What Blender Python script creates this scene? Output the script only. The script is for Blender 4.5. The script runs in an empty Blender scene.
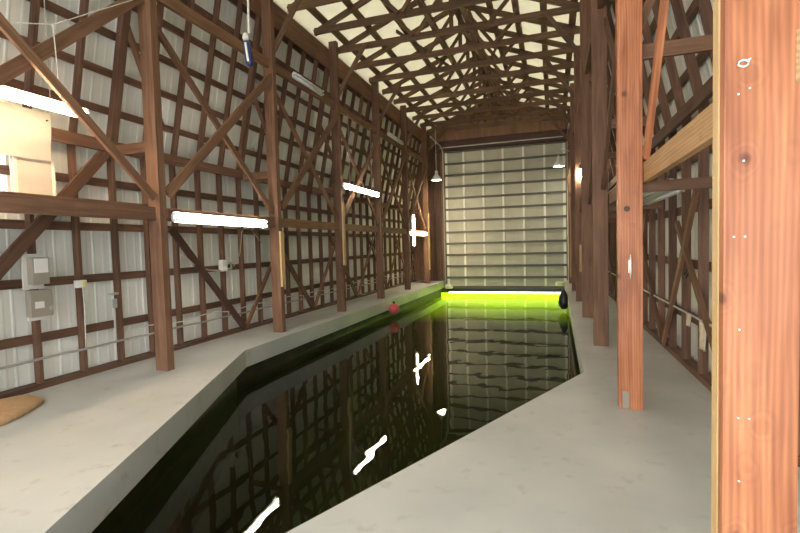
import bpy, bmesh, math, random
from mathutils import Vector, Matrix
random.seed(7)
S = bpy.context.scene
C = S.collection

# ---------------------------------------------------------------- camera
cam_d = bpy.data.cameras.new('camera')
cam = bpy.data.objects.new('camera', cam_d); C.objects.link(cam)
FW = Vector((-0.3174, 0.9472, -0.0452)).normalized()
RT = Vector((0.9482, 0.3165, -0.0269)); RT = (RT - FW*RT.dot(FW)).normalized()
UP = RT.cross(FW)
cam.matrix_world = Matrix(((RT.x, UP.x, -FW.x, 0), (RT.y, UP.y, -FW.y, 0), (RT.z, UP.z, -FW.z, 1.42), (0, 0, 0, 1)))
cam_d.sensor_width = 36; cam_d.lens = 456.15*36/800
cam_d.clip_start = 0.05; cam_d.clip_end = 300
S.camera = cam

# ---------------------------------------------------------------- world, exposure, large lights
W = bpy.data.worlds.new('world'); S.world = W; W.use_nodes = True
bg = W.node_tree.nodes['Background']
bg.inputs['Color'].default_value = (0.94, 0.97, 1.0, 1); bg.inputs['Strength'].default_value = 4.4
S.view_settings.view_transform = 'Standard'; S.view_settings.look = 'None'
S.view_settings.gamma = 1; S.view_settings.exposure = 0.85
S.view_settings.use_curve_mapping = False
TUBE = 30.0          # strength of a fluorescent tube
def area_light(name, loc, rot, sx, sy, watts, col=(1, 1, 1), portal=False):
    l = bpy.data.lights.new(name, 'AREA'); l.shape = 'RECTANGLE'; l.size = sx; l.size_y = sy
    l.energy = watts; l.color = col
    if portal: l.cycles.is_portal = True
    o = bpy.data.objects.new(name, l); C.objects.link(o); o.location = loc; o.rotation_euler = rot
    return o
# daylight enters through an opening added in the unseen end behind the viewer
area_light('added_rear_opening_portal', (-1.9, -3.22, 2.15), (math.radians(90), 0, 0), 4.8, 4.3, 1, portal=True)

# and through the open side doorway in the right wall, beside the viewer
area_light('side_doorway_daylight_portal', (1.56, -0.9, 1.05), (0, math.radians(90), 0), 2.1, 2.0, 1, portal=True)

# ---------------------------------------------------------------- materials
def mat(name, col, rough=0.6, metal=0.0, emit=None, es=0.0):
    m = bpy.data.materials.new(name); m.use_nodes = True
    b = m.node_tree.nodes['Principled BSDF']
    b.inputs['Base Color'].default_value = (*col, 1); b.inputs['Roughness'].default_value = rough
    b.inputs['Metallic'].default_value = metal
    if emit:
        b.inputs['Emission Color'].default_value = (*emit, 1); b.inputs['Emission Strength'].default_value = es
    return m
def nd(m, t, **kw):
    n = m.node_tree.nodes.new(t)
    for k, v in kw.items(): setattr(n, k, v)
    return n
def lk(m, a, b): m.node_tree.links.new(a, b)
def wood(name, dark, light, scale=1.0, knots=False, rough=0.65, rvar=0.25):
    m = mat(name, light, rough); b = m.node_tree.nodes['Principled BSDF']
    tc = nd(m, 'ShaderNodeTexCoord'); mp = nd(m, 'ShaderNodeMapping')
    mp.inputs['Scale'].default_value = (22*scale, 22*scale, 1.3*scale)
    oi = nd(m, 'ShaderNodeObjectInfo')
    ad = nd(m, 'ShaderNodeVectorMath', operation='ADD'); sc = nd(m, 'ShaderNodeVectorMath', operation='SCALE')
    cmb = nd(m, 'ShaderNodeCombineXYZ')
    for i in range(3): lk(m, oi.outputs['Random'], cmb.inputs[i])
    lk(m, cmb.outputs[0], sc.inputs[0]); sc.inputs['Scale'].default_value = 37
    lk(m, tc.outputs['Object'], ad.inputs[0]); lk(m, sc.outputs[0], ad.inputs[1])
    lk(m, ad.outputs[0], mp.inputs['Vector'])
    n1 = nd(m, 'ShaderNodeTexNoise'); n1.inputs['Scale'].default_value = 1.0; n1.inputs['Detail'].default_value = 4
    n1.inputs['Distortion'].default_value = 1.0
    lk(m, mp.outputs[0], n1.inputs['Vector'])
    n2 = nd(m, 'ShaderNodeTexNoise'); n2.inputs['Scale'].default_value = 1.7; n2.inputs['Detail'].default_value = 3
    lk(m, ad.outputs[0], n2.inputs['Vector'])
    mx = nd(m, 'ShaderNodeMath', operation='MULTIPLY_ADD'); mx.inputs[1].default_value = 0.62
    lk(m, n1.outputs['Fac'], mx.inputs[0])
    m2 = nd(m, 'ShaderNodeMath', operation='MULTIPLY'); m2.inputs[1].default_value = 0.38
    lk(m, n2.outputs['Fac'], m2.inputs[0]); lk(m, m2.outputs[0], mx.inputs[2])
    cr = nd(m, 'ShaderNodeValToRGB'); cr.color_ramp.elements[0].position = 0.36; cr.color_ramp.elements[1].position = 0.66
    cr.color_ramp.elements[0].color = (*dark, 1); cr.color_ramp.elements[1].color = (*light, 1)
    lk(m, mx.outputs[0], cr.inputs[0])
    gsrc = cr.outputs[0]
    if knots:
        wg = nd(m, 'ShaderNodeTexWave', wave_type='BANDS', bands_direction='X'); wg.inputs['Scale'].default_value = 15
        wg.inputs['Distortion'].default_value = 9.0; wg.inputs['Detail'].default_value = 2; wg.inputs['Detail Scale'].default_value = 0.6
        wmp = nd(m, 'ShaderNodeMapping'); wmp.inputs['Scale'].default_value = (1, 1, 0.09); lk(m, ad.outputs[0], wmp.inputs['Vector']); lk(m, wmp.outputs[0], wg.inputs['Vector'])
        wr2 = nd(m, 'ShaderNodeMapRange'); wr2.inputs['To Min'].default_value = 0.84; wr2.inputs['To Max'].default_value = 1.10; lk(m, wg.outputs['Fac'], wr2.inputs['Value'])
        ws = nd(m, 'ShaderNodeVectorMath', operation='SCALE'); lk(m, gsrc, ws.inputs[0]); lk(m, wr2.outputs[0], ws.inputs['Scale'])
        gsrc = ws.outputs[0]
    hv = nd(m, 'ShaderNodeHueSaturation'); lk(m, gsrc, hv.inputs['Color'])
    mr = nd(m, 'ShaderNodeMapRange'); mr.inputs['To Min'].default_value = 1-rvar; mr.inputs['To Max'].default_value = 1+rvar
    lk(m, oi.outputs['Random'], mr.inputs['Value']); lk(m, mr.outputs[0], hv.inputs['Value'])
    out = hv.outputs[0]
    if knots:
        mk = nd(m, 'ShaderNodeMapping'); mk.inputs['Scale'].default_value = (6.0, 0.25, 4.6)
        nz = nd(m, 'ShaderNodeTexNoise'); nz.inputs['Scale'].default_value = 9.0; nz.inputs['Detail'].default_value = 2
        lk(m, ad.outputs[0], nz.inputs['Vector'])
        ml = nd(m, 'ShaderNodeVectorMath', operation='MULTIPLY_ADD')
        ml.inputs[1].default_value = (0.05, 0.05, 0.09)
        lk(m, nz.outputs['Color'], ml.inputs[0]); lk(m, ad.outputs[0], ml.inputs[2])
        lk(m, ml.outputs[0], mk.inputs['Vector'])
        vo = nd(m, 'ShaderNodeTexVoronoi'); vo.inputs['Scale'].default_value = 1.0; vo.inputs['Randomness'].default_value = 1
        lk(m, mk.outputs[0], vo.inputs['Vector'])
        # rings around the knots
        wv = nd(m, 'ShaderNodeMath', operation='MULTIPLY'); wv.inputs[1].default_value = 60
        lk(m, vo.outputs['Distance'], wv.inputs[0])
        sn = nd(m, 'ShaderNodeMath', operation='SINE'); lk(m, wv.outputs[0], sn.inputs[0])
        rr = nd(m, 'ShaderNodeMapRange'); rr.inputs['From Min'].default_value = -1
        rr.inputs['To Min'].default_value = 0.84; rr.inputs['To Max'].default_value = 1.1
        lk(m, sn.outputs[0], rr.inputs['Value'])
        kr = nd(m, 'ShaderNodeValToRGB'); e = kr.color_ramp.elements
        e[0].position = 0.06; e[0].color = (0.38, 0.30, 0.30, 1); e[1].position = 0.17; e[1].color = (1, 1, 1, 1)
        lk(m, vo.outputs['Distance'], kr.inputs[0])
        a = nd(m, 'ShaderNodeVectorMath', operation='MULTIPLY'); bq = nd(m, 'ShaderNodeVectorMath', operation='SCALE')
        lk(m, out, a.inputs[0]); lk(m, kr.outputs[0], a.inputs[1]); lk(m, a.outputs[0], bq.inputs[0]); lk(m, rr.outputs[0], bq.inputs['Scale'])
        fd = nd(m, 'ShaderNodeMapRange'); fd.inputs['From Min'].default_value = 0.10; fd.inputs['From Max'].default_value = 0.38
        fd.inputs['To Min'].default_value = 1.0; fd.inputs['To Max'].default_value = 0.0
        lk(m, vo.outputs['Distance'], fd.inputs['Value'])
        fm = nd(m, 'ShaderNodeMix', data_type='RGBA'); lk(m, fd.outputs[0], fm.inputs[0]); lk(m, a.outputs[0], fm.inputs[6]); lk(m, bq.outputs[0], fm.inputs[7])
        out = fm.outputs[2]
    lk(m, out, b.inputs['Base Color'])
    bp = nd(m, 'ShaderNodeBump'); bp.inputs['Strength'].default_value = 0.25; bp.inputs['Distance'].default_value = 0.004
    lk(m, n1.outputs['Fac'], bp.inputs['Height']); lk(m, bp.outputs[0], b.inputs['Normal'])
    return m
def blotch(name, c1, c2, scale, rough, bump=0.0, detail=5, lo=0.35, hi=0.65, c3=None, scale3=1.0):
    m = mat(name, c1, rough); b = m.node_tree.nodes['Principled BSDF']
    tc = nd(m, 'ShaderNodeTexCoord'); n = nd(m, 'ShaderNodeTexNoise'); n.inputs['Scale'].default_value = scale; n.inputs['Detail'].default_value = detail
    lk(m, tc.outputs['Object'], n.inputs['Vector'])
    cr = nd(m, 'ShaderNodeValToRGB'); cr.color_ramp.elements[0].position = lo; cr.color_ramp.elements[1].position = hi
    cr.color_ramp.elements[0].color = (*c1, 1); cr.color_ramp.elements[1].color = (*c2, 1)
    lk(m, n.outputs['Fac'], cr.inputs[0]); out = cr.outputs[0]
    if c3:
        n3 = nd(m, 'ShaderNodeTexNoise'); n3.inputs['Scale'].default_value = scale3; n3.inputs['Detail'].default_value = 6
        lk(m, tc.outputs['Object'], n3.inputs['Vector'])
        r3 = nd(m, 'ShaderNodeValToRGB'); r3.color_ramp.elements[0].position = 0.60; r3.color_ramp.elements[1].position = 0.74
        lk(m, n3.outputs['Fac'], r3.inputs[0])
        mx = nd(m, 'ShaderNodeMix', data_type='RGBA'); lk(m, r3.outputs[0], mx.inputs[0]); lk(m, out, mx.inputs[6])
        mx.inputs[7].default_value = (*c3, 1); out = mx.outputs[2]
    lk(m, out, b.inputs['Base Color'])
    if bump:
        bp = nd(m, 'ShaderNodeBump'); bp.inputs['Strength'].default_value = bump; bp.inputs['Distance'].default_value = 0.01
        lk(m, n.outputs['Fac'], bp.inputs['Height']); lk(m, bp.outputs[0], b.inputs['Normal'])
    return m

M = {}
M['frame'] = wood('brown_framing_lumber', (0.085, 0.042, 0.025), (0.20, 0.104, 0.060))
M['post'] = wood('brown_post_lumber', (0.12, 0.056, 0.030), (0.25, 0.128, 0.070), rvar=0.12)
M['brace'] = wood('brown_brace_lumber', (0.12, 0.058, 0.032), (0.26, 0.135, 0.074), rvar=0.2)
M['truss'] = wood('truss_lumber', (0.085, 0.042, 0.020), (0.19, 0.105, 0.050), rvar=0.25)
M['fir'] = wood('red_fir_post', (0.29, 0.092, 0.036), (0.58, 0.225, 0.10), knots=True, rough=0.42, rvar=0.04)
M['pale'] = wood('pale_new_lumber', (0.50, 0.32, 0.14), (0.70, 0.50, 0.26), rvar=0.1)
M['plank'] = wood('tan_plank', (0.40, 0.22, 0.10), (0.58, 0.35, 0.17), knots=True, rvar=0.1)
M['ply'] = wood('brown_plywood', (0.16, 0.085, 0.045), (0.28, 0.15, 0.075), scale=0.5)
M['darkwood'] = wood('dark_red_header', (0.05, 0.022, 0.016), (0.11, 0.05, 0.035))
M['siding'] = blotch('white_metal_siding', (0.76, 0.77, 0.71), (0.86, 0.87, 0.81), 1.3, 0.4)
M['roof'] = blotch('cream_roof_sheet', (0.60, 0.56, 0.42), (0.78, 0.74, 0.60), 1.6, 0.5, bump=0.5)
# the roof sheets are translucent: skylight glows through them
_rn = M['roof'].node_tree; _out = [n for n in _rn.nodes if n.type == 'OUTPUT_MATERIAL'][0]
_tr = _rn.nodes.new('ShaderNodeBsdfTranslucent'); _tr.inputs['Color'].default_value = (0.86, 0.76, 0.50, 1)
_ms = _rn.nodes.new('ShaderNodeMixShader'); _ms.inputs[0].default_value = 0.095
_rn.links.new(_rn.nodes['Principled BSDF'].outputs[0], _ms.inputs[1]); _rn.links.new(_tr.outputs[0], _ms.inputs[2]); _rn.links.new(_ms.outputs[0], _out.inputs[0])
M['deck'] = blotch('painted_grey_concrete', (0.41, 0.42, 0.405), (0.53, 0.53, 0.505), 0.9, 0.42, bump=0.08, c3=(0.38, 0.375, 0.345), scale3=7.0)
M['pool'] = blotch('wet_dark_piling_wall', (0.012, 0.012, 0.008), (0.035, 0.032, 0.02), 6, 0.6)
M['bed'] = blotch('green_bed_painted_daylight', (0.48, 0.78, 0.002), (0.62, 0.88, 0.004), 0.5, 0.9)
# painted daylight: bed colour goes lime toward the door, dark inside the slip
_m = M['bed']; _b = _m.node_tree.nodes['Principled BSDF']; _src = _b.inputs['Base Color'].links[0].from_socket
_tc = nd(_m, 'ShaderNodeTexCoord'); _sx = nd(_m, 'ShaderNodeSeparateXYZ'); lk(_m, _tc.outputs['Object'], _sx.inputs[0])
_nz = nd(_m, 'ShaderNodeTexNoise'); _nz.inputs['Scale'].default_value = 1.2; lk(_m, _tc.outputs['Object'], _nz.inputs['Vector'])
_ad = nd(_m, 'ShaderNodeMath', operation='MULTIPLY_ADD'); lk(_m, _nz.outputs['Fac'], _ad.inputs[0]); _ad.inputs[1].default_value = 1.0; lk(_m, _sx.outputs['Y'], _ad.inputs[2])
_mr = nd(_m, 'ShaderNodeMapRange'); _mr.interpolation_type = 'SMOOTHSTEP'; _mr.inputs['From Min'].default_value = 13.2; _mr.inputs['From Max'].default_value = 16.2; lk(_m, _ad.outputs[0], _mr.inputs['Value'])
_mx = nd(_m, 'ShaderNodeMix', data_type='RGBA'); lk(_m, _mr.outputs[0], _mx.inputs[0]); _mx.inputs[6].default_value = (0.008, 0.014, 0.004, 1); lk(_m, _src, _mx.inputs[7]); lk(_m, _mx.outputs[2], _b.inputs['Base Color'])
M['door'] = blotch('cream_door_steel', (0.46, 0.45, 0.35), (0.54, 0.53, 0.42), 2.0, 0.45)
M['doorframe'] = mat('grey_door_steel', (0.10, 0.095, 0.075), 0.5)
M['stile'] = mat('white_door_stile', (0.88, 0.87, 0.78), 0.45)
M['steel'] = mat('galvanised_steel', (0.55, 0.54, 0.51), 0.4, 0.5)
M['pipe'] = mat('grey_conduit', (0.36, 0.35, 0.33), 0.5, 0.2)
M['silver'] = mat('polished_cleat_metal', (0.85, 0.84, 0.80), 0.3, 0.4)
M['white'] = mat('white_enamel', (0.75, 0.74, 0.70), 0.4)
M['tube'] = mat('lit_fluorescent_tube', (0.9, 0.9, 0.9), 0.4, emit=(1.0, 0.89, 0.74), es=TUBE)
M['bulb'] = mat('lit_lamp_lens', (0.9, 0.9, 0.9), 0.4, emit=(1.0, 0.9, 0.68), es=60)
M['flood'] = mat('lit_bare_bulb', (0.9, 0.9, 0.9), 0.4, emit=(1.0, 0.87, 0.70), es=60)
M['offtube'] = mat('unlit_tube_glass', (0.8, 0.8, 0.78), 0.25)
M['grey'] = mat('grey_box_paint', (0.30, 0.27, 0.22), 0.5)
M['label'] = mat('white_paper_label', (0.72, 0.71, 0.66), 0.7)
M['board'] = mat('off_white_backboard', (0.62, 0.60, 0.53), 0.6)
M['yellow'] = mat('yellow_sticker', (0.70, 0.55, 0.08), 0.6)
M['black'] = mat('black_rubber', (0.015, 0.016, 0.02), 0.35)
M['navy'] = mat('navy_vinyl', (0.02, 0.03, 0.10), 0.3)
M['pink'] = mat('faded_red_vinyl', (0.62, 0.10, 0.11), 0.4)
M['rope'] = blotch('off_white_rope', (0.55, 0.53, 0.46), (0.72, 0.70, 0.62), 60, 0.9)
M['cable'] = mat('tan_cable', (0.45, 0.38, 0.26), 0.6)
M['rag'] = blotch('cream_cloth', (0.55, 0.47, 0.33), (0.66, 0.58, 0.43), 14, 0.95)
M['tan'] = wood('tan_burlap', (0.36, 0.22, 0.11), (0.48, 0.31, 0.17), scale=0.7)
M['screen'] = blotch('cream_sheet_board', (0.44, 0.40, 0.34), (0.52, 0.47, 0.40), 2, 0.7)
M['trimw'] = mat('cream_trim', (0.72, 0.66, 0.55), 0.6)
M['hide'] = mat('brown_edge_wood', (0.10, 0.05, 0.03), 0.6)
# water
wm = bpy.data.materials.new('green_harbour_water'); wm.use_nodes = True
wb = wm.node_tree.nodes['Principled BSDF']
wb.inputs['Base Color'].default_value = (0.95, 1.0, 0.35, 1); wb.inputs['Roughness'].default_value = 0.0
wb.inputs['IOR'].default_value = 1.333; wb.inputs['Transmission Weight'].default_value = 1.0
tc = nd(wm, 'ShaderNodeTexCoord'); mp = nd(wm, 'ShaderNodeMapping'); mp.inputs['Scale'].default_value = (1.6, 1.0, 1)
nz = nd(wm, 'ShaderNodeTexNoise'); nz.inputs['Scale'].default_value = 1.1; nz.inputs['Detail'].default_value = 2
lk(wm, tc.outputs['Object'], mp.inputs[0]); lk(wm, mp.outputs[0], nz.inputs['Vector'])
bpn = nd(wm, 'ShaderNodeBump'); bpn.inputs['Strength'].default_value = 0.14; bpn.inputs['Distance'].default_value = 0.03
lk(wm, nz.outputs['Fac'], bpn.inputs['Height']); lk(wm, bpn.outputs[0], wb.inputs['Normal'])
M['water'] = wm

# ---------------------------------------------------------------- mesh helpers
def tag(o, label=None, cat=None, group=None, kind=None):
    if label: o['label'] = label
    if cat: o['category'] = cat
    if group: o['group'] = group
    if kind: o['kind'] = kind
    return o
def obj(name, bm, m, parent=None, smooth=False, loc=None):
    me = bpy.data.meshes.new(name); bmesh.ops.recalc_face_normals(bm, faces=bm.faces)
    bm.to_mesh(me); bm.free(); me.materials.append(M[m] if isinstance(m, str) else m)
    if smooth:
        for p in me.polygons: p.use_smooth = True
    o = bpy.data.objects.new(name, me); C.objects.link(o)
    if parent: o.parent = parent
    if loc: o.location = loc
    return o
def empty(name, loc=(0, 0, 0), rz=0):
    o = bpy.data.objects.new(name, None); C.objects.link(o); o.location = loc; o.rotation_euler = (0, 0, rz)
    o.empty_display_size = 0.1
    return o
def add_box(bm, x0, y0, z0, x1, y1, z1):
    v = [bm.verts.new(p) for p in ((x0,y0,z0),(x1,y0,z0),(x1,y1,z0),(x0,y1,z0),(x0,y0,z1),(x1,y0,z1),(x1,y1,z1),(x0,y1,z1))]
    for f in ((0,3,2,1),(4,5,6,7),(0,1,5,4),(1,2,6,5),(2,3,7,6),(3,0,4,7)): bm.faces.new([v[i] for i in f])
def box(x0, y0, z0, x1, y1, z1, bevel=0):
    bm = bmesh.new(); add_box(bm, x0, y0, z0, x1, y1, z1)
    if bevel: bmesh.ops.bevel(bm, geom=list(bm.edges), offset=bevel, segments=2, affect='EDGES', profile=0.7)
    return bm
def frame_mat(p0, p1, up):
    z = (p1-p0).normalized(); x = up - z*up.dot(z); x.normalize(); y = z.cross(x)
    return Matrix(((x.x, y.x, z.x, p0.x), (x.y, y.y, z.y, p0.y), (x.z, y.z, z.z, p0.z), (0, 0, 0, 1)))
def beam(name, p0, p1, w, d, m='frame', up=(1, 0, 0), parent=None, bevel=0.004):
    """lumber from p0 to p1; w is its size along 'up', d across; the grain runs along local z"""
    p0 = Vector(p0); p1 = Vector(p1); L = (p1-p0).length
    o = obj(name, box(-w/2, -d/2, 0, w/2, d/2, L, bevel), m)
    mw = frame_mat(p0, p1, Vector(up))
    if parent:
        o.parent = parent; pm = Matrix.Translation(parent.location)
        o.matrix_local = pm.inverted() @ mw
    else: o.matrix_world = mw
    return o
def add_tube(bm, pts, r, n=8, caps=True):
    pts = [Vector(p) for p in pts]; rings = []
    for i, p in enumerate(pts):
        t = (pts[min(i+1, len(pts)-1)] - pts[max(i-1, 0)]).normalized()
        a = Vector((0, 0, 1)) if abs(t.z) < 0.9 else Vector((1, 0, 0))
        u = t.cross(a).normalized(); v = t.cross(u)
        rr = r[i] if isinstance(r, (list, tuple)) else r
        rings.append([bm.verts.new(p + (u*math.cos(2*math.pi*k/n) + v*math.sin(2*math.pi*k/n))*rr) for k in range(n)])
    for a, b in zip(rings, rings[1:]):
        for k in range(n): bm.faces.new((a[k], a[(k+1) % n], b[(k+1) % n], b[k]))
    if caps:
        bm.faces.new(rings[0]); bm.faces.new(rings[-1])
def tube(pts, r, n=8):
    bm = bmesh.new(); add_tube(bm, pts, r, n); return bm
def lathe(prof, n=20, axis='z'):
    bm = bmesh.new(); rings = []
    for r, z in prof:
        rings.append([bm.verts.new((max(r, 1e-4)*math.cos(2*math.pi*k/n), max(r, 1e-4)*math.sin(2*math.pi*k/n), z)) for k in range(n)])
    for a, b in zip(rings, rings[1:]):
        for k in range(n): bm.faces.new((a[k], a[(k+1) % n], b[(k+1) % n], b[k]))
    bm.faces.new(rings[0]); bm.faces.new(rings[-1])
    return bm
def prism(poly, z0, z1):
    bm = bmesh.new(); a = [bm.verts.new((x, y, z0)) for x, y in poly]; b = [bm.verts.new((x, y, z1)) for x, y in poly]
    bm.faces.new(a); bm.faces.new(b)
    for i in range(len(poly)):
        j = (i+1) % len(poly); bm.faces.new((a[i], a[j], b[j], b[i]))
    return bm
def join(bms):
    out = bmesh.new()
    for b in bms:
        me = bpy.data.meshes.new('tmp'); b.to_mesh(me); b.free(); out.from_mesh(me); bpy.data.meshes.remove(me)
    return out
def struct(name, bm, m, smooth=False): return tag(obj(name, bm, m, smooth=smooth), kind='structure')

ORD = ['zeroth', 'first', 'second', 'third', 'fourth', 'fifth', 'sixth', 'seventh', 'eighth', 'ninth', 'tenth', 'eleventh', 'twelfth', 'thirteenth', 'fourteenth',
       'fifteenth', 'sixteenth', 'seventeenth', 'eighteenth', 'nineteenth', 'twentieth', 'twenty-first', 'twenty-second', 'twenty-third', 'twenty-fourth',
       'twenty-fifth', 'twenty-sixth', 'twenty-seventh', 'twenty-eighth', 'twenty-ninth', 'thirtieth', 'thirty-first', 'thirty-second']

# ---------------------------------------------------------------- dimensions (metres)
BAY = 2.44
YL = [4.26 + BAY*k for k in range(-1, 6)]        # left posts; YL[0] stands just outside the picture
YR = [4.22 + BAY*k for k in range(-1, 6)]        # right posts; YR[0] is the big one in front
XL, XR = -4.45, 0.615
XWL, XWR = -5.33, 1.53                          # inner faces of siding
ZE, ZP = 2.78, 5.32                              # eave of the vertical wall, underside of the top plate
Y0, Y1 = -3.2, 17.6
WZ = -0.45                                       # water level
RX, RZ, SL = -1.92, 6.77, 0.388                  # ridge of the truss centre line, pitch

# ---------------------------------------------------------------- floor, slip, water
pool = [(-1.99, 0.43), (0.31, 5.26), (0.40, Y1), (-4.0, Y1), (-4.12, 5.39)]
flL = prism([(-5.42, Y0), (-1.99, Y0), (-1.99, 0.43), (-4.16, 5.39), (-4.0, Y1+0.05), (-5.42, Y1+0.05)], -0.25, 0)
flR = prism([(-1.99, Y0), (1.62, Y0), (1.62, Y1+0.05), (0.40, Y1+0.05), (0.31, 5.26), (-1.99, 0.43)], -0.25, 0)
struct('floor', join([flL, flR]), 'deck')
def poolwall():
    off = [(-2.09, -0.15), (0.55, 5.15), (0.62, Y1), (-4.2, Y1), (-4.3, 5.35)]
    bm = bmesh.new()
    for i, j in ((0, 1), (1, 2), (3, 4), (4, 0)):
        (ax, ay), (bx, by) = off[i], off[j]
        n = Vector((bx-ax, by-ay, 0)); n.normalize(); n = Vector((n.y, -n.x, 0))*0.12
        v = [(ax, ay), (bx, by), (bx+n.x, by+n.y), (ax+n.x, ay+n.y)]
        a = [bm.verts.new((x, y, -2.7)) for x, y in v]; b = [bm.verts.new((x, y, -0.25)) for x, y in v]
        bm.faces.new(a); bm.faces.new(b)
        for k in range(4): bm.faces.new((a[k], a[(k+1) % 4], b[(k+1) % 4], b[k]))
    return bm
struct('slip_wall', poolwall(), 'pool')
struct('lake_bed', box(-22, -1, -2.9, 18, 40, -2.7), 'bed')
wbm = bmesh.new()
# indoor basin, then the open lake beyond the door
for poly in ([(-2.09, -0.1), (0.5, 5.15), (0.6, Y1), (-4.18, Y1), (-4.27, 5.35)], [(-4.18, Y1), (0.6, Y1), (18, Y1), (18, 40), (-22, 40), (-22, Y1)]):
    wbm.faces.new([wbm.verts.new((x, y, WZ)) for x, y in poly])
bmesh.ops.remove_doubles(wbm, verts=wbm.verts, dist=0.001)
for f in wbm.faces:
    if f.normal.z < 0: f.normal_flip()
me = bpy.data.meshes.new('water'); wbm.normal_update()
for f in wbm.faces:
    if f.normal.z < 0: f.normal_flip()
wbm.to_mesh(me); wbm.free(); me.materials.append(M['water'])
wo = bpy.data.objects.new('water', me); C.objects.link(wo)
tag(wo, 'dark still slip water turning bright lime green below the big door', 'water', kind='stuff')
# the bank the building stands on, outside the walls
struct('ground', join([box(-22, -8, -0.5, -5.42, Y1, -0.26), box(1.62, -8, -0.5, 18, Y1, -0.26), box(-5.42, -8, -0.3, 1.62, Y0, -0.02),
                       box(-22, Y1-0.3, -2.7, -5.42, Y1, -0.5), box(1.62, Y1-0.3, -2.7, 18, Y1, -0.5)]), 'deck')

# ---------------------------------------------------------------- siding
def ribbed(origin, dir_u, dir_v, L, H, nrm, pitch=0.229, holes=()):
    """metal sheet: ribs run along dir_v, spaced along dir_u"""
    bm = bmesh.new(); o = Vector(origin); u = Vector(dir_u).normalized(); v = Vector(dir_v).normalized(); n = Vector(nrm).normalized()
    us = []; s = 0
    while s < L:
        for ds, h in ((0, 0), (0.09, 0), (0.10, 0.003), (0.12, 0.003), (0.13, 0), (0.19, 0), (0.20, 0.009), (0.215, 0.009), (0.225, 0)):
            if s+ds < L: us.append((s+ds, h))
        s += pitch
    us.append((L, 0))
    for (a, ha), (b, hb) in zip(us, us[1:]):
        segs = [(0, H)]
        for (h0, h1, v0, v1) in holes:
            if a >= h0 and b <= h1: segs = [(0, v0), (v1, H)]
        for s0, s1 in segs:
            if s1-s0 < 1e-4: continue
            bm.faces.new([bm.verts.new(o+u*p+v*q+n*h) for p, q, h in ((a, s0, ha), (b, s0, hb), (b, s1, hb), (a, s1, ha))])
    bmesh.ops.remove_doubles(bm, verts=bm.verts, dist=1e-4)
    return bm
def sheet(name, bm, m='siding'):
    o = struct(name, bm, m); s = o.modifiers.new('thickness', 'SOLIDIFY'); s.thickness = 0.006; s.offset = 0
    return o
LEN = Y1-Y0
sheet('wall_left', ribbed((XWL, Y0, -0.02), (0, 1, 0), (0, 0, 1), LEN, ZE+0.03, (1, 0, 0), holes=[(2.29-Y0, 3.30-Y0, 2.06, 2.72)]))
sheet('wall_right', ribbed((XWR, Y0, -0.02), (0, 1, 0), (0, 0, 1), LEN, ZE+0.03, (-1, 0, 0), holes=[(-1.9-Y0, 0.1-Y0, 0.0, 2.1)]))
lsv = Vector((XL-0.22-XWL, 0, 5.90-ZE)); rsv = Vector((XR+0.26-XWR, 0, 5.90-ZE))
sheet('wall_left_upper', ribbed((XWL, Y0, ZE), (0, 1, 0), lsv, LEN, lsv.length, (1, 0, -0.3)))
sheet('wall_right_upper', ribbed((XWR, Y0, ZE), (0, 1, 0), rsv, LEN, rsv.length, (-1, 0, -0.3)))
# main roof sheets
cb = bmesh.new(); ZR = RZ + 0.15
for s in (-1, 1):
    n = 6; rows = []
    for i in range(n+1):
        d = 2.95*i/n; rows.append([cb.verts.new((RX+s*d, Y0+(Y1-Y0)*j/40, ZR - SL*d - 0.0*((i % 2)))) for j in range(41)])
    for a, b in zip(rows, rows[1:]):
        for j in range(40): cb.faces.new((a[j], a[j+1], b[j+1], b[j]))
ce = struct('ceiling', cb, 'roof'); so = ce.modifiers.new('thickness', 'SOLIDIFY'); so.thickness = 0.02; so.offset = 0; ce.modifiers.remove(so)
# end wall round the door
DX0, DX1, DZ0, DZ1 = -3.93, 0.49, -0.395, 4.97
YD = 17.5
eb = [box(-5.45, YD+0.1, -0.6, DX0+0.03, YD+0.16, 7), box(DX1-0.03, YD+0.1, -0.6, 1.7, YD+0.16, 7), box(DX0+0.03, YD+0.1, DZ1-0.03, DX1-0.03, YD+0.16, 7)]
struct('wall_back', join(eb), 'ply')
struct('wall_front', join([box(-5.45, Y0-0.06, -0.02, -4.3, Y0, 7), box(0.5, Y0-0.06, -0.02, 1.7, Y0, 7), box(-4.3, Y0-0.06, 4.3, 0.5, Y0, 7)]), 'ply')  # unseen rear wall; its added opening is sized for fill daylight

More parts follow.
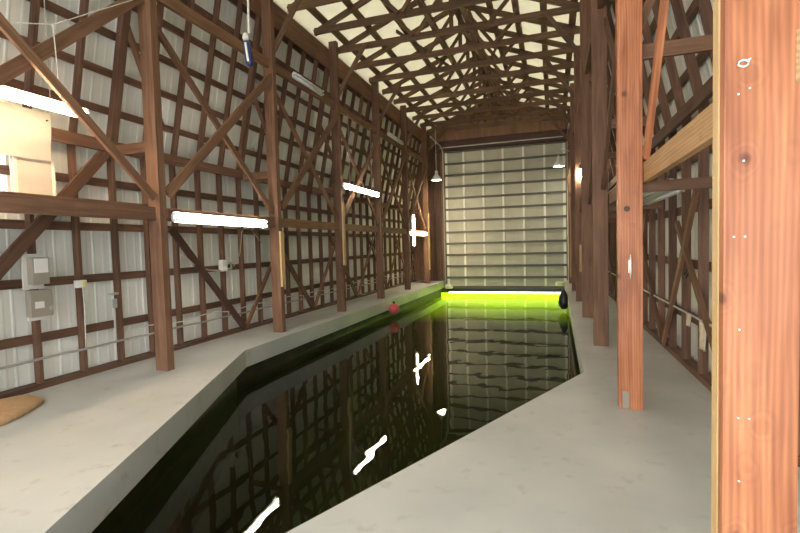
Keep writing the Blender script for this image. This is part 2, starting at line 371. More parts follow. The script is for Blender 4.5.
# ---------------------------------------------------------------- big overhead door
dr = empty('door_1', ((DX0+DX1)/2, YD, DZ0)); tag(dr, kind='structure')
dr['label'] = 'tall cream sectional overhead door closing the water end of the boathouse'
zs = [DZ0, -0.20] + [0.13 + 0.438*k for k in range(11)] + [4.79, DZ1]
ox, oy, oz = dr.location
def loc_box(x0, y0, z0, x1, y1, z1): return (x0-ox, y0-oy, z0-oz, x1-ox, y1-oy, z1-oz)
secz = [DZ0, 0.13] + [0.13 + 0.438*k for k in range(1, 11)] + [DZ1]
for a, b in zip(secz, secz[1:]):
    bm = bmesh.new(); n = 9
    # ribbed inner skin
    pts = []
    for i in range(n):
        z = a + (b-a)*i/n; h = (b-a)/n
        pts += [(z, 0), (z+h*0.7, 0), (z+h*0.8, 0.008), (z+h*0.95, 0.008)]
    pts.append((b, 0))
    for (za, ya), (zb, yb) in zip(pts, pts[1:]):
        bm.faces.new([bm.verts.new((x-ox, YD+0.02+y-oy, z-oz)) for x, z, y in ((DX0, za, ya), (DX1, za, ya), (DX1, zb, yb), (DX0, zb, yb))])
    bm2 = bmesh.new(); add_box(bm2, *loc_box(DX0, YD+0.04, a+0.002, DX1, YD+0.07, b-0.002))
    pn = obj('door_panel', join([bm, bm2]), 'door', dr)
    bm = bmesh.new(); add_box(bm, *loc_box(DX0, YD-0.065, b-0.035, DX1, YD+0.019, b+0.022)); add_box(bm, *loc_box(DX0, YD-0.012, a+0.02, DX1, YD+0.019, a+0.045))
    st = obj('strut', bm, 'doorframe', dr)
    for k in range(7):
        x = DX0 + (DX1-DX0)*k/6; w = 0.055 if 0 < k < 6 else 0.065
        x = min(max(x, DX0+w), DX1-w)
        bm = bmesh.new(); add_box(bm, *loc_box(x-w/1.5, YD-0.022, a+0.046, x+w/1.5, YD+0.019, b-0.023))
        if k == 0:
            add_box(bm, *loc_box(x-0.03, YD-0.06, b-0.05, x+0.05, YD-0.022, b+0.01))
        obj('stile', bm, 'stile', dr)
bm = bmesh.new(); add_box(bm, *loc_box(DX0, YD-0.04, DZ0-0.02, DX1, YD+0.08, DZ0+0.10))
obj('bottom_seal', bm, 'black', dr)
bm = bmesh.new(); add_box(bm, *loc_box(DX0, YD-0.06, DZ0+0.10, DX1, YD+0.0, DZ0+0.20))
obj('bottom_rail', bm, 'doorframe', dr)
# tracks curve back under the roof
for sx, x in ((-1, DX0-0.05), (1, DX1+0.05)):
    pts = [(x, YD-0.06, DZ0+0.3), (x, YD-0.06, 4.9)] + [(x, YD-0.06-0.45*(1-math.cos(t*math.pi/10)), 4.9+0.25*math.sin(t*math.pi/10)) for t in range(1, 6)] + [(x, 15.6, 5.18)]
    tr = tag(obj('door_track', tube(pts, 0.028, 6), 'steel'), 'steel %s door track rising beside the cream overhead door' % ('left' if sx < 0 else 'right'), 'door track', 'tracks of the overhead door')
tag(obj('spring_shaft', tube([(DX0-0.15, YD-0.12, 5.14), (DX1+0.15, YD-0.12, 5.14)], 0.022, 10), 'steel'), 'thin steel shaft running across just above the cream overhead door', 'shaft')
# header and gable boarding over the door, brown return walls beside it
tag(beam('door_header', (-4.35, YD-0.02, 5.2), (0.95, YD-0.02, 5.2), 0.16, 0.36, 'darkwood', up=(0, 1, 0)), 'dark red-brown header beam above the overhead door', 'beam')
gb = bmesh.new()
for y in (YD-0.45, YD-0.42):
    pass
gz = 5.62
g0 = [(-4.35, 5.40), (0.5, 5.40), (0.5, 5.8), (RX, 6.68), (-4.35, 5.8)]
a = [gb.verts.new((x, YD-0.10, z)) for x, z in g0]; b = [gb.verts.new((x, YD-0.06, z)) for x, z in g0]
gb.faces.new(a); gb.faces.new(b)
for i in range(5): gb.faces.new((a[i], a[(i+1) % 5], b[(i+1) % 5], b[i]))
tag(obj('gable_boarding', gb, 'ply'), 'brown plywood gable sheet above the door header', 'gable board')
for k in range(4):
    x = -5.15+0.3*k
    tag(beam('end_wall_board', (x, YD+0.03, 0.0), (x, YD+0.03, 5.0), 0.26, 0.05, 'frame'), '%s dark upright board from the left, left of the big door' % ORD[k+1], 'board', 'upright boards left of the overhead door')
for k in range(3):
    x = 0.72+0.3*k
    tag(beam('end_wall_board', (x, YD+0.03, 0.0), (x, YD+0.03, 5.0), 0.26, 0.05, 'frame'), '%s dark upright board right of the overhead door, counted from the door' % ORD[k+1], 'board', 'upright boards right of the overhead door')

# ---------------------------------------------------------------- window in the left wall
wn = empty('window_1', (XWL, 2.84, 2.02)); tag(wn, kind='structure')
fb = bmesh.new()
for q in ((-0.03, -0.42, -0.03, 0.05, 0.40, 0.02), (-0.03, -0.42, 0.70, 0.05, 0.40, 0.75), (-0.03, -0.42, 0.02, 0.05, -0.36, 0.70), (-0.03, 0.35, 0.02, 0.05, 0.40, 0.70)):
    add_box(fb, *q)
obj('window_frame', fb, 'trimw', wn)
gl = mat('window_glass', (1, 1, 1), 0.0); gl.node_tree.nodes['Principled BSDF'].inputs['Transmission Weight'].default_value = 1
gl.node_tree.nodes['Principled BSDF'].inputs['IOR'].default_value = 1.02
M['glass'] = gl
obj('pane', box(-0.004, -0.36, 0.02, 0.004, 0.35, 0.70), 'glass', wn)

# ---------------------------------------------------------------- top plates
tag(beam('top_plate', (XL-0.115, Y0+0.1, 5.50), (XL-0.115, Y1-0.1, 5.50), 0.42, 0.04, 'brace', up=(0, 0, 1)), 'deep brown top plate beam along the left row of posts under the trusses', 'beam', 'top plates')
tag(beam('top_plate', (XR+0.115, Y0+0.1, 5.50), (XR+0.115, Y1-0.1, 5.50), 0.42, 0.04, 'frame', up=(0, 0, 1)), 'deep brown top plate beam along the right row of posts under the trusses', 'beam', 'top plates')

# ---------------------------------------------------------------- posts
def post(side, k, y):
    if side == 'L':
        wx, wy, x, m = 0.18, 0.105, XL, 'post'
        lab = ('brown timber post standing outside the left edge, holding the nearest left braces' if k == 0 else
               '%s tall brown timber post of the left row, counted from the camera' % ORD[k])
    else:
        wx, wy, x, m = (0.205 if k == 0 else 0.185), 0.095, (0.627 if k == 0 else 0.61), 'fir' if k < 2 else 'post'
        lab = ['large orange-red fir post with knots filling the right foreground',
               'orange fir post with a silver cleat and a dark round knot on its face'][k] if k < 2 else \
            '%s brown post of the right row, behind the orange fir post with the cleat' % ORD[k-1]
    o = beam('post', (x, y, 0), (x, y, 5.86), wx, wy, m, up=(1, 0, 0), bevel=0.006)
    tag(o, lab, 'post', '%s row of posts' % ('left' if side == 'L' else 'right'))
    return o
def child_at(name, bm, m, par, mw, smooth=False):
    bpy.context.view_layer.update()
    o = obj(name, bm, m, par, smooth); o.matrix_basis = par.matrix_world.inverted() @ mw
    return o
def child(name, bm, m, par, smooth=False):
    """mesh given in world coordinates, parented to a thing"""
    bpy.context.view_layer.update()
    o = obj(name, bm, m, None, smooth); o.parent = par; o.matrix_parent_inverse = par.matrix_world.inverted()
    return o
PL = [post('L', k, y) for k, y in enumerate(YL)]
PR = [post('R', k, y) for k, y in enumerate(YR)]
# pale scab boards on some posts (inner face)
def scab(par, x0, x1, y0, y1, z0, z1, m='pale'):
    o = child('scab_board', box(x0, y0, z0, x1, y1, z1, 0.003), m, par); o['label'] = 'pale new board nailed to the post'
scab(PL[2], XL+0.091, XL+0.125, YL[2]-0.05, YL[2]+0.05, 0.78, 1.72)
scab(PL[3], XL+0.091, XL+0.125, YL[3]-0.05, YL[3]+0.05, 1.03, 2.40)
scab(PL[6], XL+0.091, XL+0.125, YL[6]-0.05, YL[6]+0.05, 0.50, 2.60)
scab(PR[3], 0.475, 0.511, YR[3]-0.045, YR[3]+0.045, 0.85, 1.35, 'plank')
scab(PR[5], 0.475, 0.511, YR[5]-0.045, YR[5]+0.045, 0.4, 2.7, 'plank')
scab(PR[0], 0.519, 0.5244, YR[0]-0.012, YR[0]+0.045, 0.01, 5.0, 'pale')
# details on the two near fir posts
yf = YR[1]-0.0475
child_at('knot', lathe([(0.0, -0.002), (0.022, -0.002), (0.024, 0.002), (0.018, 0.004), (0.0, 0.003)], 16), 'hide', PR[1],
         Matrix.Translation((0.585, yf, 1.675)) @ Matrix.Rotation(math.radians(90), 4, 'X'))
bm = bmesh.new(); add_box(bm, 0.545, yf-0.006, 0.005, 0.595, yf, 0.15)
for j in range(3):
    add_box(bm, 0.556+0.022*(j % 2), yf-0.012, 0.02+0.045*j, 0.568+0.022*(j % 2), yf-0.006, 0.032+0.045*j)
child('bracket', bm, 'grey', PR[1])
cl = empty('cleat', (0.605, yf, 1.2)); tag(cl, 'small silver rope cleat screwed to the orange fir post', 'cleat')
obj('base_plate', box(-0.012, -0.006, -0.055, 0.012, 0, 0.055, 0.002), 'silver', cl)
obj('horn', join([tube([(0, -0.03, -0.10), (0, -0.036, -0.04), (0, -0.036, 0.04), (0, -0.03, 0.10)], [0.004, 0.009, 0.009, 0.004], 8), tube([(0, 0, -0.03), (0, -0.035, -0.03)], 0.007), tube([(0, 0, 0.03), (0, -0.035, 0.03)], 0.007)]), 'silver', cl, smooth=True)
# ring eye on the near post
ring = bmesh.new(); n = 16; pts = [Vector((0.014*math.cos(2*math.pi*k/n), 0, 0.010*math.sin(2*math.pi*k/n))) for k in range(n+1)]
add_tube(ring, pts, 0.0035, 6, caps=False); add_tube(ring, [(0.012, 0.0, 0.006), (0.02, 0.006, 0.014), (0.02, 0.012, 0.014)], 0.0035, 6)
r = obj('ring_eye', ring, 'white', None, True); r.location = (0.574, YR[0]-0.0475-0.005, 1.962)
tag(r, 'small white ring eye screwed high on the large foreground fir post', 'ring')
# pale nail heads on the foreground post
for i, (x, z) in enumerate([(0.545, 1.87), (0.575, 1.885), (0.535, 1.42), (0.565, 1.42), (0.552, 1.12), (0.55, 0.83), (0.58, 0.83), (0.56, 1.66), (0.553, 0.62)]):
    child_at('nail_head', lathe([(0.0, 0), (0.0035, 0), (0.0035, 0.0015), (0, 0.0015)], 8), 'white', PR[0],
             Matrix.Translation((x+0.018, YR[0]-0.0475, z)) @ Matrix.Rotation(math.radians(90), 4, 'X'))

# ---------------------------------------------------------------- wall framing, left and right
NS = 30
def lab_stud(side, i, kind): return '%s %s of the %s wall, counted from the near end' % (ORD[i+1], kind, side)
for i in range(NS):
    y = 2.85 + 0.488*i
    if y > 17.4: break
    tag(beam('wall_stud', (XWL+0.115, y, 0.06), (XWL+0.115, y, ZE-0.03), 0.085, 0.042, 'frame'), lab_stud('left', i, 'brown vertical stud'), 'stud', 'vertical studs of the left wall')
    p0 = Vector((XWL+0.14, y, ZE-0.04)); p1 = p0 + (lsv*0.9); n = Vector((lsv.z, 0, -lsv.x)).normalized()
    tag(beam('leaning_rafter', p0, p1, 0.085, 0.10 if (i-3) % 5 == 0 else 0.042, 'frame', up=n), lab_stud('left', i, 'brown leaning rafter'), 'rafter', 'leaning rafters of the upper left wall')
for i in range(NS):
    y = 3.40 + 0.61*i
    if y > 17.4: break
    tag(beam('wall_stud', (XWR-0.115, y, 0.06), (XWR-0.115, y, ZE-0.03), 0.085, 0.042, 'frame'), lab_stud('right', i, 'brown vertical stud'), 'stud', 'vertical studs of the right wall')
    p0 = Vector((XWR-0.14, y, ZE-0.04)); p1 = p0 + (rsv*0.9); n = Vector((-rsv.z, 0, rsv.x)).normalized()
    tag(beam('leaning_rafter', p0, p1, 0.085, 0.042, 'frame', up=n), lab_stud('right', i, 'brown leaning rafter'), 'rafter', 'leaning rafters of the upper right wall')
GZ = [(0.53, 'lowest'), (1.13, 'second lowest'), (1.75, 'third'), (2.3, 'topmost')]
for side, xw, s in (('left', XWL, 1), ('right', XWR, -1)):
    ya = 2.2 if side == 'left' else 3.36
    tag(beam('sole_plate', (xw+s*0.1, ya, 0.03), (xw+s*0.1, 17.45, 0.03), 0.06, 0.13, 'frame', up=(0, 0, 1)), 'brown sole plate along the foot of the %s wall' % side, 'plate', 'sole plates')
    for z, w in GZ:
        tag(beam('wall_girt', (xw+s*0.049, ya, z), (xw+s*0.049, 17.45, z), 0.095, 0.04, 'frame', up=(0, 0, 1)), '%s horizontal brown girt behind the studs of the %s wall' % (w, side), 'girt', 'horizontal girts of the %s wall' % side)
    tag(beam('eave_girt', (xw+s*0.2, ya, ZE-0.05), (xw+s*0.2, 17.45, ZE-0.05), 0.14, 0.045, 'frame', up=(0, 0, 1)), 'brown eave girt where the %s wall starts to lean inward' % side, 'girt', 'eave girts')
    sv = lsv if s > 0 else rsv; L = sv.length; d = sv.normalized(); n = Vector((s*d.z, 0, -s*d.x))
    q = 1
    t = 0.42
    while t < L-0.25:
        c = Vector((xw, 0, ZE)) + d*t + n*0.045
        tag(beam('upper_girt', (c.x, ya, c.z), (c.x, 17.45, c.z), 0.09, 0.038, 'frame', up=d), '%s horizontal girt up the leaning part of the %s wall' % (ORD[q], side), 'girt', 'girts of the leaning %s wall' % side)
        t += 0.445; q += 1

# ---------------------------------------------------------------- post-row beams and braces, per bay
def bayname(side, k):
    if k == 0: return 'left of the first left post' if side == 'L' else 'between the two nearest right posts'
    s = 'left' if side == 'L' else 'right'
    return 'between the %s and %s %s posts' % (ORD[k], ORD[k+1], s) if side == 'L' else 'between the %s and %s right posts' % (ORD[k+1], ORD[k+2])
for side, x, ys, s in (('L', XL, YL, 1), ('R', XR, YR, -1)):
    sd = 'left' if side == 'L' else 'right'
    for k in range(6):
        ya, yb = ys[k], ys[k+1]
        bn = bayname(side, k)
        nearR = side == 'R' and k == 0
        x1 = 0.735 if side == 'R' else x
        tag(beam('tie_beam', (x1, ya+(-0.05 if nearR else 0.055), 1.875 if side == 'L' else 1.965), (x1, yb-(-0.05 if nearR else 0.055), 1.875 if side == 'L' else 1.965), 0.16, 0.05, 'plank' if nearR else ('frame' if k == 0 else 'brace'), up=(0, 0, 1)),
            ('tan knotty' if nearR else 'brown') + ' horizontal tie beam ' + bn, 'beam', 'tie beams of the %s row' % sd)
        if side == 'L' or k > 0:
            tag(beam('upper_tie_beam', (x, ya+0.055, 4.5), (x, yb-0.055, 4.5), 0.15, 0.06, 'brace' if side == 'L' else 'frame', up=(0, 0, 1)), 'brown upper tie beam ' + bn, 'beam', 'upper tie beams of the %s row' % sd)
        if side == 'L':
            xa, xb = (x+0.07, x+0.0) if k == 0 else (x+0.01, x+0.06)
            dz = 0.11 if k == 0 else 0
            tag(beam('diagonal_brace', (xa, ya+0.06, 4.12), (xa, yb-0.10, 2.05), 0.09, 0.04, 'brace', up=(0, 0.6, 0.8)), 'brown diagonal brace falling away ' + bn, 'brace', 'falling braces of the left row')
            tag(beam('diagonal_brace', (xb, ya+0.10, 2.12+dz), (xb, yb-0.06, 4.28+dz), 0.12, 0.045, 'brace' if k else 'post', up=(0, -0.6, 0.8)), 'brown diagonal brace rising away ' + bn, 'brace', 'rising braces of the left row')
        elif k > 0:
            tag(beam('diagonal_brace', (x+0.02, ya+0.06, 4.1), (x+0.02, yb-0.08, 2.12), 0.10, 0.04, 'frame', up=(0, 0.6, 0.8)), 'brown diagonal brace falling away ' + bn, 'brace', 'falling braces of the right row')
            tag(beam('diagonal_brace', (x+0.07, ya+0.08, 2.12), (x+0.07, yb-0.06, 4.25), 0.10, 0.04, 'frame', up=(0, -0.6, 0.8)), 'brown diagonal brace rising away ' + bn, 'brace', 'rising braces of the right row')
tag(beam('diagonal_brace', (0.70, 3.32, 3.05), (0.70, 4.02, 2.06), 0.085, 0.04, 'fir', up=(0, 0.7, 0.7)), 'narrow reddish brace leaning against the right side of the fir post with the cleat', 'brace')
# struts from post to wall
for side, x, ys, xw, s in (('L', XL, YL, XWL, -1), ('R', XR, YR, XWR, 1)):
    sd = 'left' if side == 'L' else 'right'
    for k in range(1, 7):
        y = ys[k]+0.075
        which = 'at the %s post of the %s row' % (ORD[k] if side == 'L' else ORD[k+1], sd)
        zt, zl = (2.70, 1.9) if side == 'L' else (2.96, 1.86)
        tag(beam('wall_strut', (x, y, zt), (xw-s*(0.16 if side == 'L' else 0.3), y, zt), 0.12, 0.04, 'brace', up=(0, 0, 1)), 'brown cross strut at eave height ' + which, 'strut', 'eave height cross struts')
        tag(beam('wall_strut', (x, y, zl), (xw-s*0.16, y, zl), 0.09, 0.04, 'brace', up=(0, 0, 1)), 'brown cross strut below eave height ' + which, 'strut', 'lower cross struts')
        tag(beam('knee_brace', (x, y+0.042, 2.95), (xw-s*0.42, y+0.042, 4.2), 0.07, 0.038, 'brace', up=(0, 0, 1)), 'steep brown knee brace ' + which, 'brace', 'post-to-eave knee braces')
# V braces against the walls
for side, xw, s, ys in (('left', XWL, 1, YL), ('right', XWR, -1, YR)):
    x = xw+s*0.18
    for k in range(0 if side == 'right' else 0, 6):
        yc = ys[k]+2.42 if side == 'left' else ys[k]+2.35
        bn = bayname('L' if side == 'left' else 'R', k)
        if side == 'left' and k == 0:
            tag(beam('wall_brace', (x, 2.75, 1.02), (x, 4.22, 2.68), 0.13, 0.04, 'frame', up=(0, 0.7, -0.7)), 'wide dark diagonal brace on the left wall behind the grey electrical box', 'brace')
            continue
        yc = ys[k] + 2.43
        if side == 'left':
            tag(beam('wall_brace', (x, yc-0.02, 0.07), (x, yc-1.55, 1.76), 0.11, 0.04, 'darkwood' if k == 1 else 'frame', up=(0, 0.7, 0.7)), 'dark wall brace leaning nearward ' + bn, 'brace', 'near-leaning braces of the left wall')
            tag(beam('wall_brace', (x, yc+0.04, 0.07), (x, yc+1.35, 1.72), 0.075, 0.04, 'brace', up=(0, -0.7, 0.7)), 'brown wall brace leaning farward ' + bn, 'brace', 'far-leaning braces of the left wall')
        else:
            tag(beam('wall_brace', (x, yc-0.02, 0.07), (x, yc-1.45, 1.9), 0.08, 0.04, 'brace', up=(0, 0.7, 0.7)), 'brown wall brace leaning nearward ' + bn, 'brace', 'near-leaning braces of the right wall')
            tag(beam('wall_brace', (x, yc+0.04, 0.07), (x, yc+1.75, 1.6), 0.07, 0.04, 'brace', up=(0, -0.7, 0.7)), 'brown wall brace leaning farward ' + bn, 'brace', 'far-leaning braces of the right wall')

# ---------------------------------------------------------------- roof trusses
def zc(x): return RZ - SL*abs(x-RX)
XA, XB = -4.52, 0.68
def truss(j, y, lab):
    t = empty('roof_truss', (RX, y, 5.79)); tag(t, lab, 'truss', 'roof trusses')
    c = 0.042
    beam('bottom_chord', (XA, y, 5.79), (XB, y, 5.79), 0.135, c, 'truss', up=(0, 0, 1), parent=t)
    n = Vector((-SL, 0, 1)).normalized()
    beam('top_chord', (XA, y+0.001, zc(XA)), (RX, y+0.001, RZ), 0.12, c, 'truss', up=(0, 0, 1), parent=t)
    beam('top_chord', (XB, y+0.001, zc(XB)), (RX, y+0.001, RZ), 0.12, c, 'truss', up=(0, 0, 1), parent=t)
    beam('king_post', (RX, y+0.044, 5.77), (RX, y+0.044, RZ), 0.085, c, 'truss', up=(1, 0, 0), parent=t)
    for s in (-1, 1):
        xq = RX+s*1.25; xb = RX+s*0.80; xc = RX+s*1.75
        beam('web', (xb, y-0.044, 5.82), (xq, y-0.044, zc(xq)), 0.075, c, 'truss', up=(1, 0, 0), parent=t)
        beam('web', (RX+s*0.72, y-0.044, 5.82), (RX+s*0.06, y-0.044, RZ-0.08), 0.075, c, 'truss', up=(1, 0, 0), parent=t)
for j in range(-1, 14):
    y = 4.54 + 0.976*j
    truss(j, y, '%s brown roof truss counted from the camera' % ORD[j+2])
# purlins on the top chords
for s in (-1, 1):
    d = 0.12; q = 1
    while d < 2.75:
        x = RX+s*d; z = zc(x)+0.092
        tag(beam('purlin', (x, 2.6, z), (x, 17.45, z), 0.135, 0.045, 'truss', up=(1, 0, -s*SL)), '%s purlin down the %s roof slope from the ridge' % (ORD[q], 'left' if s < 0 else 'right'), 'purlin', 'purlins under the roof sheets')
        d += 0.56; q += 1
# long runners and sway braces through the trusses
for x, w in ((RX-0.35, 'left'), (RX+0.35, 'right')):
    tag(beam('runner', (x, 3.0, 5.88), (x, 17.0, 5.88), 0.04, 0.09, 'truss', up=(0, 0, 1)), 'long runner board lying on the bottom chords just %s of the ridge line' % w, 'board', 'runner boards on the trusses')
for i in range(3):
    y = 5.4+4.2*i
    tag(beam('sway_brace', (RX+0.09, y, 5.9), (RX+0.09, y+2.3, 6.6), 0.08, 0.035, 'truss', up=(0, 0, 1)), '%s sway brace slanting between the king posts under the ridge' % ORD[i+1], 'brace', 'sway braces under the ridge')
    for s, nm in ((-1, 'left'), (1, 'right')):
        x = RX+s*1.3
        tag(beam('sway_brace', (x, y+0.2, zc(x)-0.1), (x-s*0.9, y+2.2, 5.88), 0.07, 0.035, 'truss', up=(0, 0, 1)), '%s slanting brace between trusses on the %s roof side' % (ORD[i+1], nm), 'brace', 'slanting braces on the %s roof side' % nm)
# knee braces post to truss
for side, x, ys, s in (('left', XL, YL, 1), ('right', XR, YR, -1)):
    for k in range(1, 7):
        y = ys[k]+0.075
        tag(beam('truss_knee_brace', (x+s*0.02, y, 4.72), (x+s*0.72, y, 5.74), 0.09, 0.04, 'frame' if s < 0 else 'truss', up=(0, 0, 1)), 'brown knee brace from the %s %s post up to its truss' % (ORD[k] if s > 0 else ORD[k+1], side), 'brace', 'knee braces under the trusses, %s row' % side)

# ---------------------------------------------------------------- fluorescent fixtures
def fixture(p0, p1, lab, lit=True, hang=0, tm='tube', nrm=(1, 0, 0), group='lit fluorescent fixtures', w=0.13):
    p0 = Vector(p0); p1 = Vector(p1); L = (p1-p0).length; n = Vector(nrm)
    mw = frame_mat(p0, p1, n)          # local x points into the room, z along
    t = empty('fluorescent_fixture', p0); t.matrix_world = mw; tag(t, lab, 'light fixture', group)
    bm = bmesh.new(); h = w/2
    prof = [(0, -h*0.45), (0, h*0.45), (0.035, h), (0.04, h), (0.04, -h), (0.035, -h)]
    a = [bm.verts.new((x, y, 0)) for x, y in prof]; b = [bm.verts.new((x, y, L)) for x, y in prof]
    bm.faces.new(a); bm.faces.new(b)
    for i in range(6): bm.faces.new((a[i], a[(i+1) % 6], b[(i+1) % 6], b[i]))
    obj('housing', bm, 'white', t)
    for s in (-1, 1):
        obj('tube', tube([(0.066, s*w*0.26, 0.02), (0.066, s*w*0.26, L-0.02)], 0.017, 12), tm if lit else 'offtube', t, smooth=True)
        for z in (0.0, L-0.03):
            obj('lamp_holder', box(0.04, s*w*0.26-0.014, z, 0.088, s*w*0.26+0.014, z+0.03), 'white', t)
    if hang:
        mi = mw.inverted()
        for q in (0.2, 0.85):
            a = p0.lerp(p1, q); obj('hanger', tube([mi @ a, mi @ (a+Vector((0, 0, hang)))], 0.004, 6), 'steel', t)
    return t
M['fartube'] = mat('far_lit_fluorescent_tube', (0.9, 0.9, 0.9), 0.4, emit=(1.0, 0.82, 0.56), es=TUBE*2.0)
M['warmtube'] = mat('warm_lit_fluorescent_tube', (0.9, 0.9, 0.9), 0.4, emit=(1.0, 0.74, 0.46), es=TUBE*1.6)
fixture((XL-0.17, 1.30, 2.91), (XL-0.17, 3.55, 2.92), 'lit fluorescent tube light highest at the left edge, above the white sheet', hang=1.56, tm='warmtube', nrm=(0.5, 0, -0.86))
fixture((XL+0.04, 4.42, 1.845), (XL+0.04, 6.30, 1.83), 'lit fluorescent tube light between the first and second left posts')
fixture((XL+0.10, 9.15, 2.77), (XL+0.10, 11.2, 2.765), 'lit fluorescent tube light between the third and fourth left posts', hang=1.66)
fixture((XL+0.04, 14.15, 1.82), (XL+0.04, 16.15, 1.825), 'lit horizontal fluorescent light between the fifth and sixth left posts', tm='fartube')
fixture((XL-0.10, 15.0, 1.40), (XL-0.10, 15.0, 2.48), 'lit upright fluorescent light behind the far horizontal one', tm='fartube', w=0.13)
fixture((XL+0.035, 7.34, 4.54), (XL+0.035, 8.40, 4.54), 'unlit white fluorescent fixture on the upper beam between the second and third left posts', False, group='unlit fluorescent fixtures')
fixture((XL+0.035, 12.35, 4.60), (XL+0.035, 13.60, 4.60), 'unlit white fluorescent fixture on the far upper beam between the fourth and fifth left posts', False, group='unlit fluorescent fixtures')
fixture((1.12, 8.0, 2.29), (1.12, 10.9, 2.29), 'unlit white fluorescent fixture under the right eave, far side of the fir post', False, hang=0.55, nrm=(-0.7, 0, -0.7), group='unlit fluorescent fixtures', w=0.2)
fixture((1.15, 4.95, 1.95), (1.15, 6.95, 1.95), 'unlit white fluorescent fixture resting on the lower right cross struts', False, nrm=(-0.7, 0, -0.7), group='unlit fluorescent fixtures', w=0.18)
wr = [(XL+0.07, 2.67, 3.39), (XL+0.07, 3.11, 3.56), (XL+0.07, 4.0, 4.22)]
w1 = bmesh.new(); add_tube(w1, wr, 0.005, 6); add_tube(w1, [(XL+0.07, 3.11, 3.56), (XL+0.07, 3.14, 2.90)], 0.005, 6)
tag(obj('string_line', w1, 'rope'), 'thin white cord strung over the highest left tube light', 'cord')
# small lamps at the far end
def pendant(loc, lab, parent_arm=None):
    t = empty('bell_lamp', loc); tag(t, lab, 'lamp', 'bell lamps beside the overhead door')
    obj('shade', lathe([(0.035, 0.34), (0.05, 0.33), (0.055, 0.22), (0.075, 0.18), (0.17, 0.06), (0.19, 0.0), (0.183, 0.0), (0.165, 0.055), (0.07, 0.17), (0.03, 0.2), (0.03, 0.33)], 24), 'white', t, smooth=True)
    obj('bulb', lathe([(0.0, 0.16), (0.05, 0.15), (0.10, 0.09), (0.14, 0.03), (0.13, 0.008), (0.0, 0.0)], 20), 'bulb', t, smooth=True)
    return t
pl_ = pendant((-3.90, 16.0, 3.72), 'bell lamp hanging by the left side of the overhead door')
obj('rod', tube([(0, 0, 0.33), (0, 0, 1.80)], 0.01, 8), 'steel', pl_)
pr_ = pendant((0.22, 16.0, 3.88), 'bell lamp on an arm in front of the upper right of the overhead door')
obj('arm', tube([(0, 0, 0.32), (0, 0, 0.46), (0.08, 0.05, 0.54), (0.34, 0.36, 0.54)], 0.014, 8), 'steel', pr_)
t = empty('flood_bulb', (0.64, 11.42, 2.98)); tag(t, 'glowing bare flood bulb on a post of the right row', 'lamp')
obj('bulb', lathe([(0, -0.11), (0.05, -0.10), (0.075, -0.05), (0.07, 0.0), (0.035, 0.07), (0.022, 0.11), (0, 0.11)], 16), 'flood', t, smooth=True)
obj('socket', lathe([(0.026, 0.10), (0.03, 0.11), (0.03, 0.2), (0.0, 0.2)], 12), 'black', t)

# ---------------------------------------------------------------- things on the left wall
XS = XWL+0.16    # face of the studs
eb_ = empty('electrical_box', (XS, 3.36, 0.74)); tag(eb_, 'grey electrical meter box on a white backboard at the left wall', 'electrical box')
obj('backboard', box(0, -0.16, 0.33, 0.02, 0.04, 0.70, 0.003), 'board', eb_)
obj('meter_housing', box(0.02, -0.12, 0.38, 0.10, 0.05, 0.66, 0.01), 'grey', eb_)
o = obj('meter_cover', box(0.10, -0.10, 0.50, 0.112, 0.035, 0.65, 0.004), 'label', eb_); o['label'] = 'white cover of the meter'
pb = obj('panel_box', box(0.0, -0.14, 0.04, 0.08, 0.08, 0.32, 0.01), 'grey', eb_)
o = obj('label_plate', box(0.08, -0.10, 0.13, 0.084, -0.01, 0.20), 'label', eb_); o['label'] = 'white paper label'
o = obj('latch', box(0.08, 0.04, 0.10, 0.09, 0.07, 0.14), 'steel', eb_)
obj('bottom_strip', box(0.0, -0.13, 0.0, 0.02, 0.07, 0.04), 'label', eb_)
ob = empty('outlet_box', (XS, 3.80, 1.04)); tag(ob, 'small white outlet box with a yellow sticker on the left wall', 'outlet box')
obj('housing', box(0, -0.07, 0, 0.05, 0.05, 0.085, 0.004), 'label', ob); obj('sticker', box(0.05, 0.0, 0.02, 0.053, 0.035, 0.07), 'yellow', ob)
obj('cord', tube([(0.02, 0.02, 0), (0.02, 0.025, -0.25), (0.015, 0.02, -0.70)], 0.006), 'rope', ob)
sk = empty('wall_switch', (XS, 4.20, 0.80)); tag(sk, 'small steel switch box on the stud beside the first left post', 'switch')
obj('housing', box(0, -0.03, -0.05, 0.04, 0.03, 0.06, 0.003), 'steel', sk); obj('conduit_stub', tube([(0.02, 0, -0.05), (0.02, 0, -0.46)], 0.012), 'steel', sk)
obj('clip', box(0, -0.06, 0.11, 0.05, 0.05, 0.14, 0.003), 'steel', sk)
wbx = empty('junction_box', (XS+0.0, 6.17, 1.10)); tag(wbx, 'white junction box with dark outlet between the first and second left posts', 'junction box')
obj('housing', box(0, -0.06, -0.02, 0.09, 0.05, 0.17, 0.005), 'label', wbx)
o = obj('outlet', box(0, 0.06, 0.0, 0.03, 0.24, 0.12, 0.003), 'steel', wbx); obj('socket', box(0.03, 0.12, 0.03, 0.035, 0.18, 0.09), 'black', wbx)
cb_ = [(XS+0.02, 5.30, 1.42), (XS+0.03, 5.55, 1.22), (XS+0.03, 5.85, 1.12), (XS+0.05, 6.11, 1.10)]
tag(obj('cable', tube(cb_, 0.009), 'cable'), 'tan cable sagging from the tie beam to the white junction box', 'cable')
tag(obj('cable', tube([(XS+0.02, 6.46, 1.15), (XS+0.03, 6.62, 1.35), (XS+0.02, 6.72, 1.75), (XS+0.02, 6.85, 1.9), (XS+0.03, 7.25, 1.55)], 0.008), 'cable'), 'tan cable looping up behind the second tube light', 'cable')
